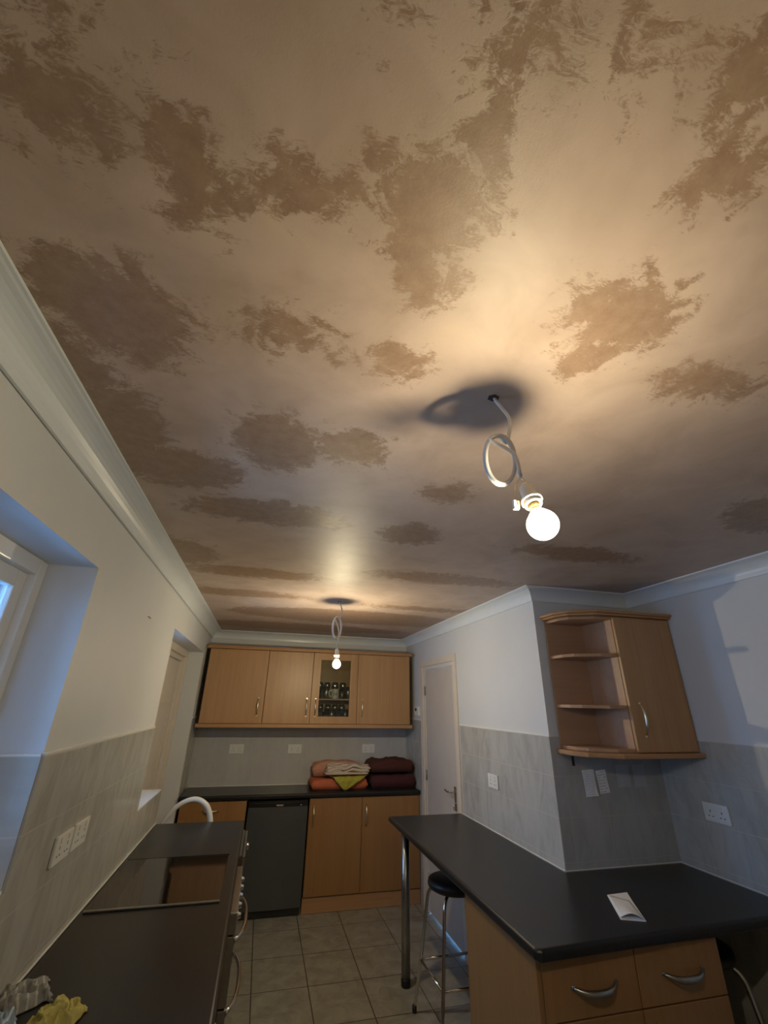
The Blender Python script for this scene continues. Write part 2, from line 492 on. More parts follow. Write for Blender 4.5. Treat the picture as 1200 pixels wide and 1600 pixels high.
struct('trim_5', bm, M['tile_y'], 'beige marbled tiles on the wall between inner door and corner', 'wall tiles')
bm = bmn(); box(bm, XD-.010, XD, YR-.010, 3.80, TT, TT+.010, .002); box(bm, XD-.010, XD, 4.82, YB-.01, TT, TT+.010, .002)
struct('trim_6', bm, M['white'], 'thin white edging bead above the tiles beside the inner door', 'trim')
struct('trim_7', B(XD, XR-tk, YR-tk, YR, 0, TT), M['tile_x'], 'grey marbled tiles under the shelf cabinet', 'wall tiles')
struct('trim_8', B(XR-tk, XR, Y0, YR-tk, 0, TT), M['tile_y'], 'grey marbled tiles on the wall at the right edge', 'wall tiles')

# window 1: upvc frame set back in its recess
def win(name, y0, y1, z0, z1, x, label, mull):
    t = thing(name, label, 'window'); t['kind'] = 'structure'
    bm = bmn(); f = .052
    def ring(a0, a1, b0, b1, wd, xa, xb):
        box(bm, xa, xb, a0, a0+wd, b0, b1, .004); box(bm, xa, xb, a1-wd, a1, b0, b1, .004)
        box(bm, xa, xb, a0+wd, a1-wd, b0, b0+wd, .004); box(bm, xa, xb, a0+wd, a1-wd, b1-wd, b1, .004)
    ring(y0, y1, z0, z1, f, x-.07, x)
    obj('window_frame', bm, M['upvc'], t)
    ys = [y0+f]+[y0+(y1-y0)*k for k in mull]+[y1-f]
    for a, b in zip(ys, ys[1:]):
        bm = bmn(); ring(a, b, z0+f, z1-f, .055, x-.062, x-.026)
        s = obj('sash', bm, M['upvc'], t)
        obj('pane', B(x-.048, x-.042, a+.05, b-.05, z0+f+.05, z1-f-.05), M['winglass'], s)
        obj('gasket', B(x-.052, x-.040, a+.0551, b-.0551, z0+f+.049, z0+f+.058), M['darkgap'], s)
    return t
win('window_1', W1a, W1b, W1s, W1t, XL-.158, 'white plastic window in the tiled recess at the left edge', [])
win('window_2', W2a, W2m, W2s, W2t, XL-.148, 'narrow white plastic window beside the cream back door', [])
struct('trim_9', B(XL-.148, XL+.003, W2a, W2m-.002, W2s, W2s+.007, .002), M['white'], 'small white tiled window sill above the far worktop end', 'sill')
struct('trim_10', B(XL-.158, XL+.004, W1a, W1b-.008, W1s, W1s+.008, .002), M['white'], 'white tiled sill of the left window', 'sill')

# back door in the left recess
t = thing('door_1', 'cream glossy back door set in the left recess', 'door', (XL-.16, 4.4, 0)); t['kind'] = 'structure'
def Lb(o, *a, **k):  # box given in world coordinates, stored relative to o
    l = o.location; return B(a[0]-l.x, a[1]-l.x, a[2]-l.y, a[3]-l.y, a[4]-l.z, a[5]-l.z, **k)
xf = XL-.14
bm = bmn(); l = t.location
for q in ((xf-.09, xf, W2m, W2m+.075, 0, W2t), (xf-.09, xf, W2b-.07, W2b, 0, W2t), (xf-.09, xf, W2m+.075, W2b-.07, W2t-.06, W2t),
          (xf-.09, xf-.028, W2m+.075, W2m+.105, 0, W2t-.06), (xf-.09, xf-.028, W2b-.10, W2b-.07, 0, W2t-.06), (xf-.09, xf-.028, W2m+.105, W2b-.10, W2t-.10, W2t-.06)):
    box(bm, q[0]-l.x, q[1]-l.x, q[2]-l.y, q[3]-l.y, q[4], q[5], .004)
obj('door_frame', bm, M['cream'], t)
obj('door_panel', Lb(t, xf-.085, xf-.050, W2m+.108, W2b-.103, .012, W2t-.103, bev=.003), M['cream'], t)
bm = bmn()
for z in (.6, 1.35):
    for (z0, z1) in ((z-.34, z-.33), (z+.33, z+.34)):
        box(bm, xf-.051-l.x, xf-.044-l.x, W2m+.22-l.y, W2b-.22-l.y, z0, z1, .002)
    for yy in (W2m+.22, W2b-.23):
        box(bm, xf-.051-l.x, xf-.044-l.x, yy-l.y, yy+.01-l.y, z-.33, z+.33, .002)
obj('panel_beading', bm, M['cream'], t)

# inner door on the right hand wall
t = thing('door_2', 'plain off-white inner door with lever handle in the right wall', 'door', (XD, 4.3, 0)); t['kind'] = 'structure'; l = t.location
bm = bmn()
def lb(bm, *q, bev=0): box(bm, q[0]-l.x, q[1]-l.x, q[2]-l.y, q[3]-l.y, q[4]-l.z, q[5]-l.z, bev)
lb(bm, XD-.018, XD, DA-.075, DA-.012, 0, DT+.012, bev=.005); lb(bm, XD-.018, XD, DB+.012, DB+.085, 0, DT+.012, bev=.005)
lb(bm, XD-.018, XD, DA-.075, DB+.085, DT+.012, DT+.075, bev=.005)
obj('architrave', bm, M['cream'], t)
bm = bmn()
lb(bm, XD-.004, XD+.12, DA, DA+.022, 0, DT); lb(bm, XD-.004, XD+.12, DB-.022, DB, 0, DT); lb(bm, XD-.004, XD+.12, DA+.022, DB-.022, DT-.022, DT)
obj('door_frame', bm, M['cream'], t)
obj('door_panel', Lb(t, XD+.004, XD+.040, DA+.025, DB-.025, .014, DT-.026, bev=.003), M['door'], t)
bm = bmn()
lb(bm, XD-.004, XD+.004, DA+.055, DA+.095, .90, 1.075, bev=.003)
hp = obj('handle_plate', bm, M['chrome'], t)
bm = bmn()
tube(bm, smooth_path([(0, DA+.075-l.y, 1.035), (-.035, DA+.076-l.y, 1.035), (-.050, DA+.09-l.y, 1.035), (-.052, DA+.13-l.y, 1.032), (-.050, DA+.185-l.y, 1.038)]), .008)
obj('lever', bm, M['chrome'], hp)
bm = bmn(); tube(bm, [(-.003, DA+.075-l.y, .955), (-.008, DA+.075-l.y, .955)], .008); tube(bm, [(-.02, DA+.075-l.y, .958), (-.02, DA+.075-l.y, .905)], .004); tube(bm, [(-.003, DA+.075-l.y, .952), (-.022, DA+.075-l.y, .952)], .003)
obj('key', bm, M['chrome'], hp)
for z in (.25, 1.07, 1.84):
    bm = bmn(); tube(bm, [(-.004, DB-.024-l.y, z-.045), (-.004, DB-.024-l.y, z+.045)], .007)
    for k in range(3): box(bm, -.013, .004, DB-.030-l.y, DB-.018-l.y, z-.04+k*.03, z-.035+k*.03)
    obj('hinge', bm, M['steel'], t)

# ------------------------------------------------------------------ handles
def bow(parent, x, y, z, length=.15, axis='z', out=(0, -1, 0), depth=.028, mat=None, r0=.0050, r1=.0085):
    """curved bow handle whose middle is at x,y,z on the door face"""
    o = Vector(out)
    d = Vector((0, 0, 1)) if axis == 'z' else (Vector((1, 0, 0)) if axis == 'x' else Vector((0, 1, 0)))
    c = Vector((x, y, z))
    pts = []
    for k in range(17):
        t = k/16*2-1
        h = depth*(1-abs(t)**2.6)
        pts.append(c+d*(t*length/2)+o*h)
    bm = bmn()
    tube(bm, pts, lambda s: r0+(r1-r0)*math.sin(PI*s)**1.2, 12)
    for s in (-1, 1):
        e = c+d*(s*length/2)
        tube(bm, [e-o*.0005, e+o*.004], .0085, 14)
        tube(bm, [e+o*.004, e+o*.0065], .006, 14)
    return obj('handle', bm, mat or M['brass'], parent)

# ------------------------------------------------------------------ wall cupboards on the end wall
UF, UZ0, UZ1 = 5.0, 1.500, 2.213
upx = [-.583, .024, .505, 1.005, 1.612]
lab = ['beech wall cupboard nearest the left wall, widest closed door', 'beech wall cupboard left of the glazed one',
       'beech wall cupboard with a glazed door full of glasses', 'beech wall cupboard at the right end beside the inner door wall']
hx = [-.034, .463, .556, 1.064]
for i in range(4):
    a, b = upx[i]+.0008, upx[i+1]-.0008
    cx = (a+b)/2
    t = thing('wall_cupboard', lab[i], 'cupboard', (cx, 5.18, UZ0), 0, 'wall cupboards on the end wall')
    a -= cx; b -= cx
    y0, y1 = UF-5.18, YB-.008-5.18
    hh = UZ1-UZ0
    s = .018
    bm = bmn()
    if i == 2:
        box(bm, a, a+s, y0+.021, y1, 0, hh); box(bm, b-s, b, y0+.021, y1, 0, hh)
        box(bm, a+s, b-s, y0+.021, y1, 0, s); box(bm, a+s, b-s, y0+.021, y1, hh-s, hh); box(bm, a+s, b-s, y1-.008, y1, s, hh-s)
        obj('carcass', bm, M['wood'], t)
        obj('shelf', B(a+s+.001, b-s-.001, y0+.04, y1-.009, .233, .246), M['wood_in'], t)
        fw_ = .083
        bm = bmn(); g = .0015
        box(bm, a+g, a+fw_, y0, y0+.019, .002, hh-.002, .002); box(bm, b-fw_, b-g, y0, y0+.019, .002, hh-.002, .002)
        box(bm, a+fw_, b-fw_, y0, y0+.019, .002, fw_-.01, .002); box(bm, a+fw_, b-fw_, y0, y0+.019, hh-fw_+.008, hh-.002, .002)
        d = obj('door', bm, M['wood'], t)
        obj('glass_pane', B(a+fw_-.004, b-fw_+.004, y0+.008, y0+.012, fw_-.015, hh-fw_+.012), M['cabglass'], d)
    else:
        box(bm, a, b, y0+.021, y1, 0, hh)
        obj('carcass', bm, M['wood'], t)
        d = obj('door', B(a+.002, b-.002, y0, y0+.019, .002, hh-.002, bev=.003), M['wood'], t)
        sx = a+.03 if i in (0,) else (a+.03 if i == 3 else b-.03)
        bm = bmn(); xx = (b-.035 if i == 0 else (b-.035 if i == 1 else a+.033))
        box(bm, xx-.0012, xx+.0012, y0-.0006, y0+.001, .003, hh-.003)
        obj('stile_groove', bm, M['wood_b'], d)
    bow(d, hx[i]-cx, y0, .158, .165)
o = obj('cornice_rail', B(-.622, 1.637, UF-.032, YB-.03, UZ1+.001, UZ1+.019, bev=.004), M['wood_x'])
bm = bmn(); bm.from_mesh(o.data); box(bm, -.610, 1.627, UF-.020, YB-.05, UZ1+.019, UZ1+.034, .006); bm.to_mesh(o.data); bm.free()
tag(o, 'beech cornice moulding along the top of the end wall cupboards', 'moulding')
o = obj('light_rail', B(-.606, 1.632, UF-.022, UF+.05, UZ0-.036, UZ0-.001, bev=.006), M['wood_x'])
tag(o, 'beech light rail along the bottom of the end wall cupboards', 'moulding')

# glasses and the mug behind the glazed door
def glass_item(name, label, x, y, z, kind, group):
    bm = bmn()
    if kind == 'tumbler':
        prof = [(0, .003), (.026, .003), (.030, .012), (.035, .10), (.0335, .10), (.028, .014), (0, .012)]
    elif kind == 'wine':
        prof = [(0, 0), (.032, .001), (.030, .004), (.006, .010), (.004, .07), (.012, .085), (.036, .115), (.038, .14), (.031, .172), (.0295, .172), (.036, .14), (.034, .116), (0, .088)]
    else:
        prof = [(0, 0), (.028, .001), (.036, .03), (.034, .07), (.036, .125), (.0345, .125), (.032, .07), (.034, .03), (0, .008)]
    lathe(bm, prof, 20)
    o = obj(name, bm, M['tumbler'], None, (x, y, z))
    return tag(o, label, 'glass', group)
z0, z1 = UZ0+.0185, UZ0+.2465
ORD5 = ('leftmost', 'second from the left', 'middle one', 'fourth from the left', 'rightmost')
ORD4 = ('leftmost', 'second from the left', 'third from the left', 'rightmost')
for k, x in enumerate((.60, .675, .75, .825, .90)):
    glass_item('tumbler', 'clear glass, '+ORD5[k]+' of the front row on the glazed cupboard bottom shelf', x, 5.10, z0, 'tumbler' if k % 2 else 'tall', 'bottom shelf glasses, front row')
for k, x in enumerate((.635, .72, .80, .875)):
    glass_item('wine_glass', 'clear stemmed glass, '+ORD4[k]+' of the rear row on the bottom cupboard shelf', x, 5.21, z0, 'wine', 'bottom shelf glasses, rear row')
for k, x in enumerate((.60, .68, .855, .925)):
    glass_item('tumbler', 'clear glass, '+ORD4[k]+' of the front row on the upper shelf', x, 5.12, z1, 'tall' if k % 2 else 'tumbler', 'upper shelf glasses, front row')
for k, x in enumerate((.62, .70, .79, .88)):
    glass_item('wine_glass', 'clear stemmed glass, '+ORD4[k]+' of the rear row on the upper cupboard shelf', x, 5.23, z1, 'wine', 'upper shelf glasses, rear row')
t = thing('mug', 'white mug with dark print on the upper shelf behind the glazed door', 'mug', (.775, 5.10, z1))
bm = bmn(); lathe(bm, [(0, 0), (.034, 0), (.039, .006), (.040, .10), (.037, .10), (.036, .008), (0, .006)], 26)
obj('body', bm, M['plastic'], t)
bm = bmn(); tube(bm, smooth_path([(-.038, 0, .082), (-.060, 0, .08), (-.068, 0, .055), (-.058, 0, .028), (-.038, 0, .022)]), .005, 10)
obj('handle', bm, M['plastic'], t)
bm = bmn()
for k in range(5):
    a = -PI/2+(k-2)*.22
    tube(bm, [(.0405*math.cos(a), .0405*math.sin(a), .03+.008*(k % 2)), (.0405*math.cos(a), .0405*math.sin(a), .07-.008*(k % 3))], .0022, 6)
obj('print', bm, M['ink'], t)

# ------------------------------------------------------------------ worktops
WT, WB = .912, .872
def worktop(name, pts, label, bev=.014):
    bm = bmn(); prism(bm, pts, WB, WT, bev)
    for f in bm.faces: f.smooth = False
    return tag(obj(name, bm, M['worktop']), label, 'worktop')
worktop('worktop', [(XL+.009, 4.855), (XD-.004, 4.855), (XD-.009, YB-.009), (XL+.009, YB-.009)], 'dark slate worktop along the end wall with folded towels on it')
worktop('worktop', [(XL+.009, .3), (-.020, .3), (-.020, 3.925), (XL+.009, 3.925)], 'dark slate worktop along the left wall with the hob set in it')
rc = .022
pen = [(1.062, 1.835+rc), (1.062+.007, 1.835+.007), (1.062+rc, 1.835), (2.431, 1.835+.04), (2.431, YR-.009), (XD-.009, YR-.009), (XD-.009, 3.855), (1.062, 3.855)]
worktop('worktop', pen, 'dark slate breakfast bar worktop wrapping the right hand corner')
# sealant lines
def seal(a, b, label):
    bm = bmn(); box(bm, min(a[0], b[0])-.003, max(a[0], b[0])+.003, min(a[1], b[1])-.003, max(a[1], b[1])+.003, WT+.0005, WT+.006, .0015)
    struct('trim_%d' % seal.n, bm, M['white'], label, 'sealant'); seal.n += 1
seal.n = 11
seal((XL+.011, .31), (XL+.011, 3.92), 'white sealant line between left worktop and tiles')
seal((XD-.011, YR-.011), (XD-.011, 3.85), 'white sealant line between breakfast bar and door wall tiles')
seal((XD-.011, YR-.011), (2.425, YR-.011), 'white sealant line between breakfast bar and the corner tiles')
seal((2.428, 1.89), (2.428, YR-.011), 'white sealant line between breakfast bar and right wall')
seal((XL+.02, YB-.011), (XD-.02, YB-.011), 'white sealant line between end worktop and pale tiles')

# ------------------------------------------------------------------ base units on the end wall
BF = 4.88
def base_unit(x0, x1, label, fronts, zt=.868):
    cx = (x0+x1)/2
    t = thing('base_cabinet', label, 'cabinet', (cx, 5.1, 0)); yo = 5.1
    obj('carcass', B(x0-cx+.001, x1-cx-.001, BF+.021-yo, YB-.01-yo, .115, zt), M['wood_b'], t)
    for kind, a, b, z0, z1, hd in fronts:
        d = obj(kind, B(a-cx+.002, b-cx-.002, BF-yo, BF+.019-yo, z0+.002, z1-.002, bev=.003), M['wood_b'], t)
        if hd: bow(d, hd[0]-cx, BF-yo, hd[1], .165 if hd[2] == 'z' else .13, hd[2])
    return t
base_unit(-.600, -.020, 'beech drawer cabinet in the left corner under the end worktop',
          [('drawer', -.60, -.02, .708, .866, (-.33, .793, 'x')), ('door', -.60, -.02, .118, .706, (-.07, .60, 'z'))])
base_unit(.560, 1.668, 'beech two-door base cabinet between fridge and inner door',
          [('door', .560, 1.075, .118, .866, (.604, .72, 'z')), ('door', 1.075, 1.668, .118, .866, (1.117, .715, 'z'))])
tag(obj('plinth', B(.556, 1.668, BF+.012, BF+.028, .002, .114, bev=.002), M['wood_x']), 'beech kickboard under the two-door base cabinet', 'plinth')

# fridge
t = thing('fridge', 'dark silver under-counter fridge with black handle strip', 'fridge', (.27, 5.1, 0)); yo = 5.1; xa, xb = -.272, .275
obj('cabinet', B(xa+.004, xb-.004, BF+.045-yo, YB-.02-yo, .02, .855, bev=.004), M['fridge'], t)
bm = bmn()
nseg = 12
ring = []
def fr_pt(u): return (xa+(xb-xa)*u, BF-.004-yo+.012*(2*u-1)**2)
pts = [fr_pt(k/nseg) for k in range(nseg+1)]+[(xb, BF+.043-yo), (xa, BF+.043-yo)]
prism(bm, pts, .055, .806)
obj('door', bm, M['fridge'], t)
bm = bmn(); prism(bm, pts, .8065, .856); hs = obj('handle_strip', bm, M['black'], t)
obj('grip_recess', B(xa+.03, xb-.03, BF-.006-yo, BF+.006-yo, .835, .845), M['darkgap'], hs)
bm = bmn(); box(bm, -.02, .045, BF-.0065-yo, BF-.002-yo, .812, .824, .002)
obj('badge', bm, M['chrome'], hs)
bm = bmn(); lathe(bm, [(0, 0), (.007, 0), (.007, .004), (0, .005)], 14, Matrix.Translation((.21, BF+.001-yo, .817)) @ Matrix.Rotation(PI/2, 4, 'X'))
obj('lock', bm, M['chrome'], hs)
obj('base_gap_shade', B(xa+.006, xb-.006, BF+.008-yo, BF+.04-yo, .004, .053), M['darkgap'], t)  # dark block stands in for the shade in the gap below the door

# ------------------------------------------------------------------ left run: cabinets, oven, washing machine
def left_cab(y0, y1, label):
    cy = (y0+y1)/2
    t = thing('base_cabinet', label, 'cabinet', (-.33, cy, 0))
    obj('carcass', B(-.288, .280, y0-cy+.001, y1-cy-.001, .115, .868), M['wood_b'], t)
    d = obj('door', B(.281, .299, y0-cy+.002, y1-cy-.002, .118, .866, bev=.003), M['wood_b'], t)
    bow(d, .299, y0-cy+.06, .72, .165, 'z', (1, 0, 0))
left_cab(1.25, 1.87, 'beech base cabinet under the near end of the left worktop')
left_cab(1.87, 2.49, 'beech base cabinet just before the oven under the left worktop')
left_cab(3.13, 3.31, 'narrow beech base cabinet between oven and washing machine')
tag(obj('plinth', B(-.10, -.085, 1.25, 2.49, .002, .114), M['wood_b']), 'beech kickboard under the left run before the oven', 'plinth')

t = thing('oven', 'built-under steel double oven below the hob', 'oven', (-.33, 2.81, 0)); y0, y1 = -.30, .30
obj('body', B(-.27, .300, y0, y1, .08, .866), M['darkgap'], t)
cp = obj('control_panel', B(.301, .338, y0, y1, .790, .864, bev=.004), M['steel'], t)
for k in range(5):
    yy = -.22+k*.11
    bm = bmn(); lathe(bm, [(0, 0), (.016, 0), (.016, .003), (.013, .005), (.011, .014), (.009, .016), (0, .016)], 20, Matrix.Translation((.338, yy, .827)) @ Matrix.Rotation(PI/2, 4, 'Y'))
    obj('knob', bm, M['chrome'], cp)
for (za, zb) in ((.560, .785), (.115, .555)):
    d = obj('door', B(.301, .335, y0, y1, za, zb, bev=.004), M['steel'], t)
    obj('door_glass', B(.3345, .337, y0+.06, y1-.06, za+.04, zb-.07), M['hob'], d)
    bm = bmn()
    hz = zb-.035
    tube(bm, [(.335+.045*(1-abs(k/8-1)**3), y0+.05+k*(y1-y0-.1)/16, hz) for k in range(17)], .009)
    obj('handle', bm, M['chrome'], d)

t = thing('washing_machine', 'silver grey washing machine at the far end under the left worktop', 'washing machine', (-.33, 3.62, 0)); y0, y1 = -.29, .29
obj('casing', B(-.27, .325, y0, y1, .012, .858, bev=.008), M['fridge'], t)
cp = obj('control_panel', B(.326, .345, y0+.002, y1-.002, .735, .852, bev=.006), M['steel'], t)
bm = bmn(); lathe(bm, [(0, 0), (.024, 0), (.022, .018), (0, .02)], 22, Matrix.Translation((.345, .16, .79)) @ Matrix.Rotation(PI/2, 4, 'Y'))
obj('knob', bm, M['chrome'], cp)
bm = bmn(); lathe(bm, [(.10, 0), (.17, 0), (.168, .014), (.15, .022), (.12, .016), (.10, .002)], 36, Matrix.Translation((.325, 0, .42)) @ Matrix.Rotation(PI/2, 4, 'Y'))
pd = obj('porthole', bm, M['chrome'], t)
bm = bmn(); lathe(bm, [(0, .010), (.06, .008), (.10, .001)], 30, Matrix.Translation((.325, 0, .42)) @ Matrix.Rotation(PI/2, 4, 'Y'))
obj('porthole_glass', bm, M['hob'], pd)

# hose behind the worktop end
bm = bmn()
tube(bm, smooth_path([(-.60, 4.0, .55), (-.60, 3.99, .84), (-.565, 3.985, .93), (-.49, 3.98, 1.01), (-.39, 3.98, 1.04), (-.305, 3.98, 1.00), (-.262, 3.98, .91), (-.262, 3.98, .80), (-.27, 4.0, .45), (-.30, 4.02, .03)], 10), lambda s: .012+.007*min(1, s*2.2), 14)
tag(obj('hose', bm, M['plastic']), 'white flexible hose arching up behind the far end of the left worktop', 'hose')

# hob
t = thing('hob', 'flush black ceramic hob set in the left worktop', 'hob', (-.34, 2.81, WT))
obj('glass_top', B(-.262, .262, -.315, .315, .0004, .006, bev=.002), M['hob'], t)
obj('trim_strip', B(-.262, .266, -.330, -.3155, .0004, .0085, bev=.002), M['steel'], t)
obj('trim_strip', B(-.262, .266, .3155, .324, .0004, .0075, bev=.002), M['black'], t)

# ------------------------------------------------------------------ peninsula cabinet and leg
t = thing('base_cabinet', 'beech cabinet with paired drawers under the breakfast bar', 'cabinet', (1.50, 2.2, 0)); cx, yo = 1.50, 2.2
PF = 1.885
obj('carcass', B(1.104-cx, 1.915-cx, PF+.021-yo, 2.495-yo, .10, .869), M['wood'], t)
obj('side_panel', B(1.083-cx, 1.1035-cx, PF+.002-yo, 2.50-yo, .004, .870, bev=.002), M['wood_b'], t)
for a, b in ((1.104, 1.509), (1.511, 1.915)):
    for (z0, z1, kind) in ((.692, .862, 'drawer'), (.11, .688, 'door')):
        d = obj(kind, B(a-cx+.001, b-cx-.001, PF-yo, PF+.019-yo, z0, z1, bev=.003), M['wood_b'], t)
        if kind == 'drawer': bow(d, (a+b)/2-cx+.01, PF-yo, .778, .185, 'x', (0, -1, -.35), .034, M['steel'], .006, .012)
        else: bow(d, ((b-.05) if a < 1.3 else (a+.05))-cx, PF-yo, .56, .165, 'z')
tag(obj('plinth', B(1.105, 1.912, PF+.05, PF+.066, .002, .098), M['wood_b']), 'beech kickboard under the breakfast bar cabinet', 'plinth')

t = thing('support_post', 'round chrome support leg under the far corner of the breakfast bar', 'post', (1.150, 3.70, 0))
bm = bmn(); lathe(bm, [(0, .035), (.030, .035), (.030, .862), (0, .862)], 28); obj('pole', bm, M['steel'], t)
bm = bmn(); lathe(bm, [(0, .001), (.030, .001), (.0325, .006), (.0325, .040), (.0305, .042), (0, .042)], 28); obj('foot', bm, M['black'], t)
bm = bmn(); lathe(bm, [(0, .8625), (.045, .8625), (.045, .8705), (0, .8705)], 28); obj('top_plate', bm, M['steel'], t)

# ------------------------------------------------------------------ stools
def make_stool(label, loc, rz):
    t = thing('bar_stool', label, 'stool', loc, rz, 'bar stools at the breakfast bar')
    bm = bmn(); lathe(bm, [(0, .640), (.145, .640), (.165, .650), (.172, .668), (.165, .688), (.14, .697), (0, .700)], 40); obj('seat', bm, M['seat'], t)
    fh = .205; th = .12
    for sx in (-1, 1):
        for sy in (-1, 1):
            bm = bmn()
            tube(bm, smooth_path([(sx*.06, sy*.06, .634), (sx*.10, sy*.10, .632), (sx*.125, sy*.125, .60), (sx*.137, sy*.137, .54), (sx*.168, sy*.168, .28), (sx*fh, sy*fh, .02)]), .0105, 14)
            lg = obj('leg', bm, M['chrome'], t)
            bm = bmn(); lathe(bm, [(0, .001), (.013, .001), (.014, .006), (.0135, .034), (0, .035)], 16, Matrix.Translation((sx*fh, sy*fh, 0))); obj('rubber_foot', bm, M['black'], lg)
    q = .172
    for a, b in (((-q, -q), (q, -q)), ((q, -q), (q, q)), ((q, q), (-q, q)), ((-q, q), (-q, -q))):
        bm = bmn(); tube(bm, [(*a, .25), (*b, .25)], .008, 12); obj('footrest', bm, M['chrome'], t)
    return t
s1 = make_stool('black seated chrome bar stool tucked beside the chrome bar leg', (1.335, 3.24, 0), math.radians(2))
s2 = copy_tree(s1); s2.location = (2.142, 2.26, 0); s2.rotation_euler = (0, 0, 0)
s2['label'] = 'black seated chrome bar stool right of the drawer cabinet'

# ------------------------------------------------------------------ shelf cabinet on the return wall
SZ0, SZ1 = 1.490, 2.226
t = thing('corner_wall_cupboard', 'beech wall cupboard with one closed door in the right corner', 'cupboard', (2.22, 2.37, SZ0)); cx, yo = 2.22, 2.37
obj('carcass', B(2.016-cx, 2.426-cx, 2.231-yo, 2.511-yo, 0, SZ1-SZ0), M['wood_in'], t)
d = obj('door', B(2.018-cx, 2.428-cx, 2.210-yo, 2.229-yo, .002, SZ1-SZ0-.003, bev=.003), M['wood'], t)
bow(d, 2.082-cx, 2.210-yo, .165, .165)
t = thing('open_shelf_unit', 'open beech end shelf unit with angled shelves beside the corner cupboard', 'shelf', (1.87, 2.4, SZ0)); cx, yo = 1.87, 2.4
def shp(e=0): return [(2.0145-cx, 2.5105-yo-.012), (1.748-cx-e, 2.5105-yo-.012), (1.748-cx-e, 2.375-yo-e*.3), (1.780-cx-e*.7, 2.312-yo-e), (1.905-cx-e*.4, 2.234-yo-e), (2.0145-cx, 2.228-yo-e)]
obj('back_panel', B(1.740-cx, 2.0145-cx, 2.499-yo, 2.511-yo, 0, SZ1-SZ0), M['wood_in'], t)
for z in (0, 1.708-SZ0, 1.988-SZ0, SZ1-SZ0-.019):
    bm = bmn(); prism(bm, shp(), z, z+.018, .002); obj('shelf', bm, M['wood_in'], t)
def octo(e): return [(2.432, 2.51), (1.733-e, 2.51), (1.733-e, 2.375-e*.4), (1.765-e*.7, 2.300-e*.8), (1.905-e*.4, 2.208-e), (2.432, 2.202-e)]
bm = bmn(); prism(bm, octo(.012), SZ1+.001, SZ1+.014, .003); prism(bm, octo(.026), SZ1+.014, SZ1+.030, .005)
tag(obj('cornice_rail', bm, M['wood_x']), 'beech cornice moulding on top of the corner shelf cupboard', 'moulding')
bm = bmn(); prism(bm, octo(.022), SZ0-.026, SZ0-.001, .006)
tag(obj('light_rail', bm, M['wood_x']), 'beech bottom moulding under the corner shelf cupboard', 'moulding')
bm = bmn(); box(bm, 1.788, 1.800, 2.478, 2.490, SZ0-.088, SZ0-.0265, .002)
tag(obj('bracket', bm, M['black']), 'short black peg hanging under the corner shelf cupboard', 'bracket')

# papers taped to the tiles
def paper(name, x0, x1, z0, z1, tilt, label, lines, ink, mat, seed):
    t = thing(name, label, 'paper', ((x0+x1)/2, YR-tk-.004, (z0+z1)/2))
    t.rotation_euler = (0, tilt, 0)
    w_, h_ = (x1-x0)/2, (z1-z0)/2
    rnd = random.Random(seed)
    bm = bmn()
    n = 10
    V = [[bm.verts.new((-w_+2*w_*i/n, -.002*abs(math.sin(i*.5+j*.3)) - (.008*max(0, (j-8))*(i/n) if seed == 1 else 0)*.3, h_-2*h_*j/n)) for i in range(n+1)] for j in range(n+1)]
    for j in range(n):
        for i in range(n): bm.faces.new((V[j][i], V[j][i+1], V[j+1][i+1], V[j+1][i]))
    s = obj('sheet', bm, mat, t)
    md = s.modifiers.new('thickness', 'SOLIDIFY'); md.thickness = .0006
    bm = bmn()
    for k in range(lines):
        z = h_*.84-2*h_*.84*k/max(1, lines-1) if lines > 1 else 0
        x = -w_*.85
        while x < w_*.8:
            L = rnd.uniform(.006, .02)
            if rnd.random() < .86: box(bm, x, min(x+L, w_*.88), -.0042, -.0032, z-.0007, z+.0007)
            x += L+.004
    obj('writing', bm, ink, t)
    return t
paper('notice', 1.862, 1.942, 1.245, 1.378, -.05, 'white printed note, leftmost of the papers under the corner cupboard', 11, M['inkblue'], M['paper'], 1)
paper('notice', 1.958, 2.025, 1.258, 1.375, -.10, 'white note with bold lines, second of the papers under the corner cupboard', 8, M['ink'], M['paper'], 2)
M['faint'] = simple('grey_paper', (.44, .45, .48), .7)  # greyer sheet, close in tone to the tiles
paper('notice', 2.095, 2.185, 1.286, 1.40, 0, 'faint grey note right of the two white ones, under the cupboard', 8, M['inkblue'], M['faint'], 3)
paper('notice', 2.212, 2.300, 1.284, 1.40, .02, 'faint grey note nearest the right corner, under the cupboard', 8, M['inkblue'], M['faint'], 4)

# ------------------------------------------------------------------ sockets, switch, thermostat
def socket(label, loc, rz, width=.146, gang=2, name='power_socket', cat='socket'):
    t = thing(name, label, cat, loc, rz)      # built facing -y, wall at y = 0
    h = .086
    obj('plate', B(-width/2, width/2, -.010, -.0005, -h/2, h/2, bev=.003), M['plastic'], t)
    for g in range(gang):
        c = (g-(gang-1)/2)*.066
        sgn = 1 if g else -1
        obj('rocker', B(c-.006+sgn*.0, c+.006+sgn*.0, -.0135, -.0095, .018, .034, bev=.001), M['plastic'], t)
        bm = bmn()
        box(bm, c-.0022, c+.0022, -.0105, -.0096, .000, .010); box(bm, c-.015, c-.0075, -.0105, -.0096, -.020, -.0155); box(bm, c+.0075, c+.015, -.0105, -.0096, -.020, -.0155)
        obj('pin_holes', bm, M['hole'], t)
    return t
yw = YB-tk
socket('double white socket on the end wall tiles, left of three', (-.197, yw, 1.247), 0)
socket('double white socket on the end wall tiles above the towels left edge, middle of three', (.408, yw, 1.244), 0)
socket('double white socket on the end wall tiles above the towels, right of three', (1.224, yw, 1.243), 0)
socket('double white socket on the left wall tiles nearer the camera', (XL+tk, 2.072, 1.236), PI/2)
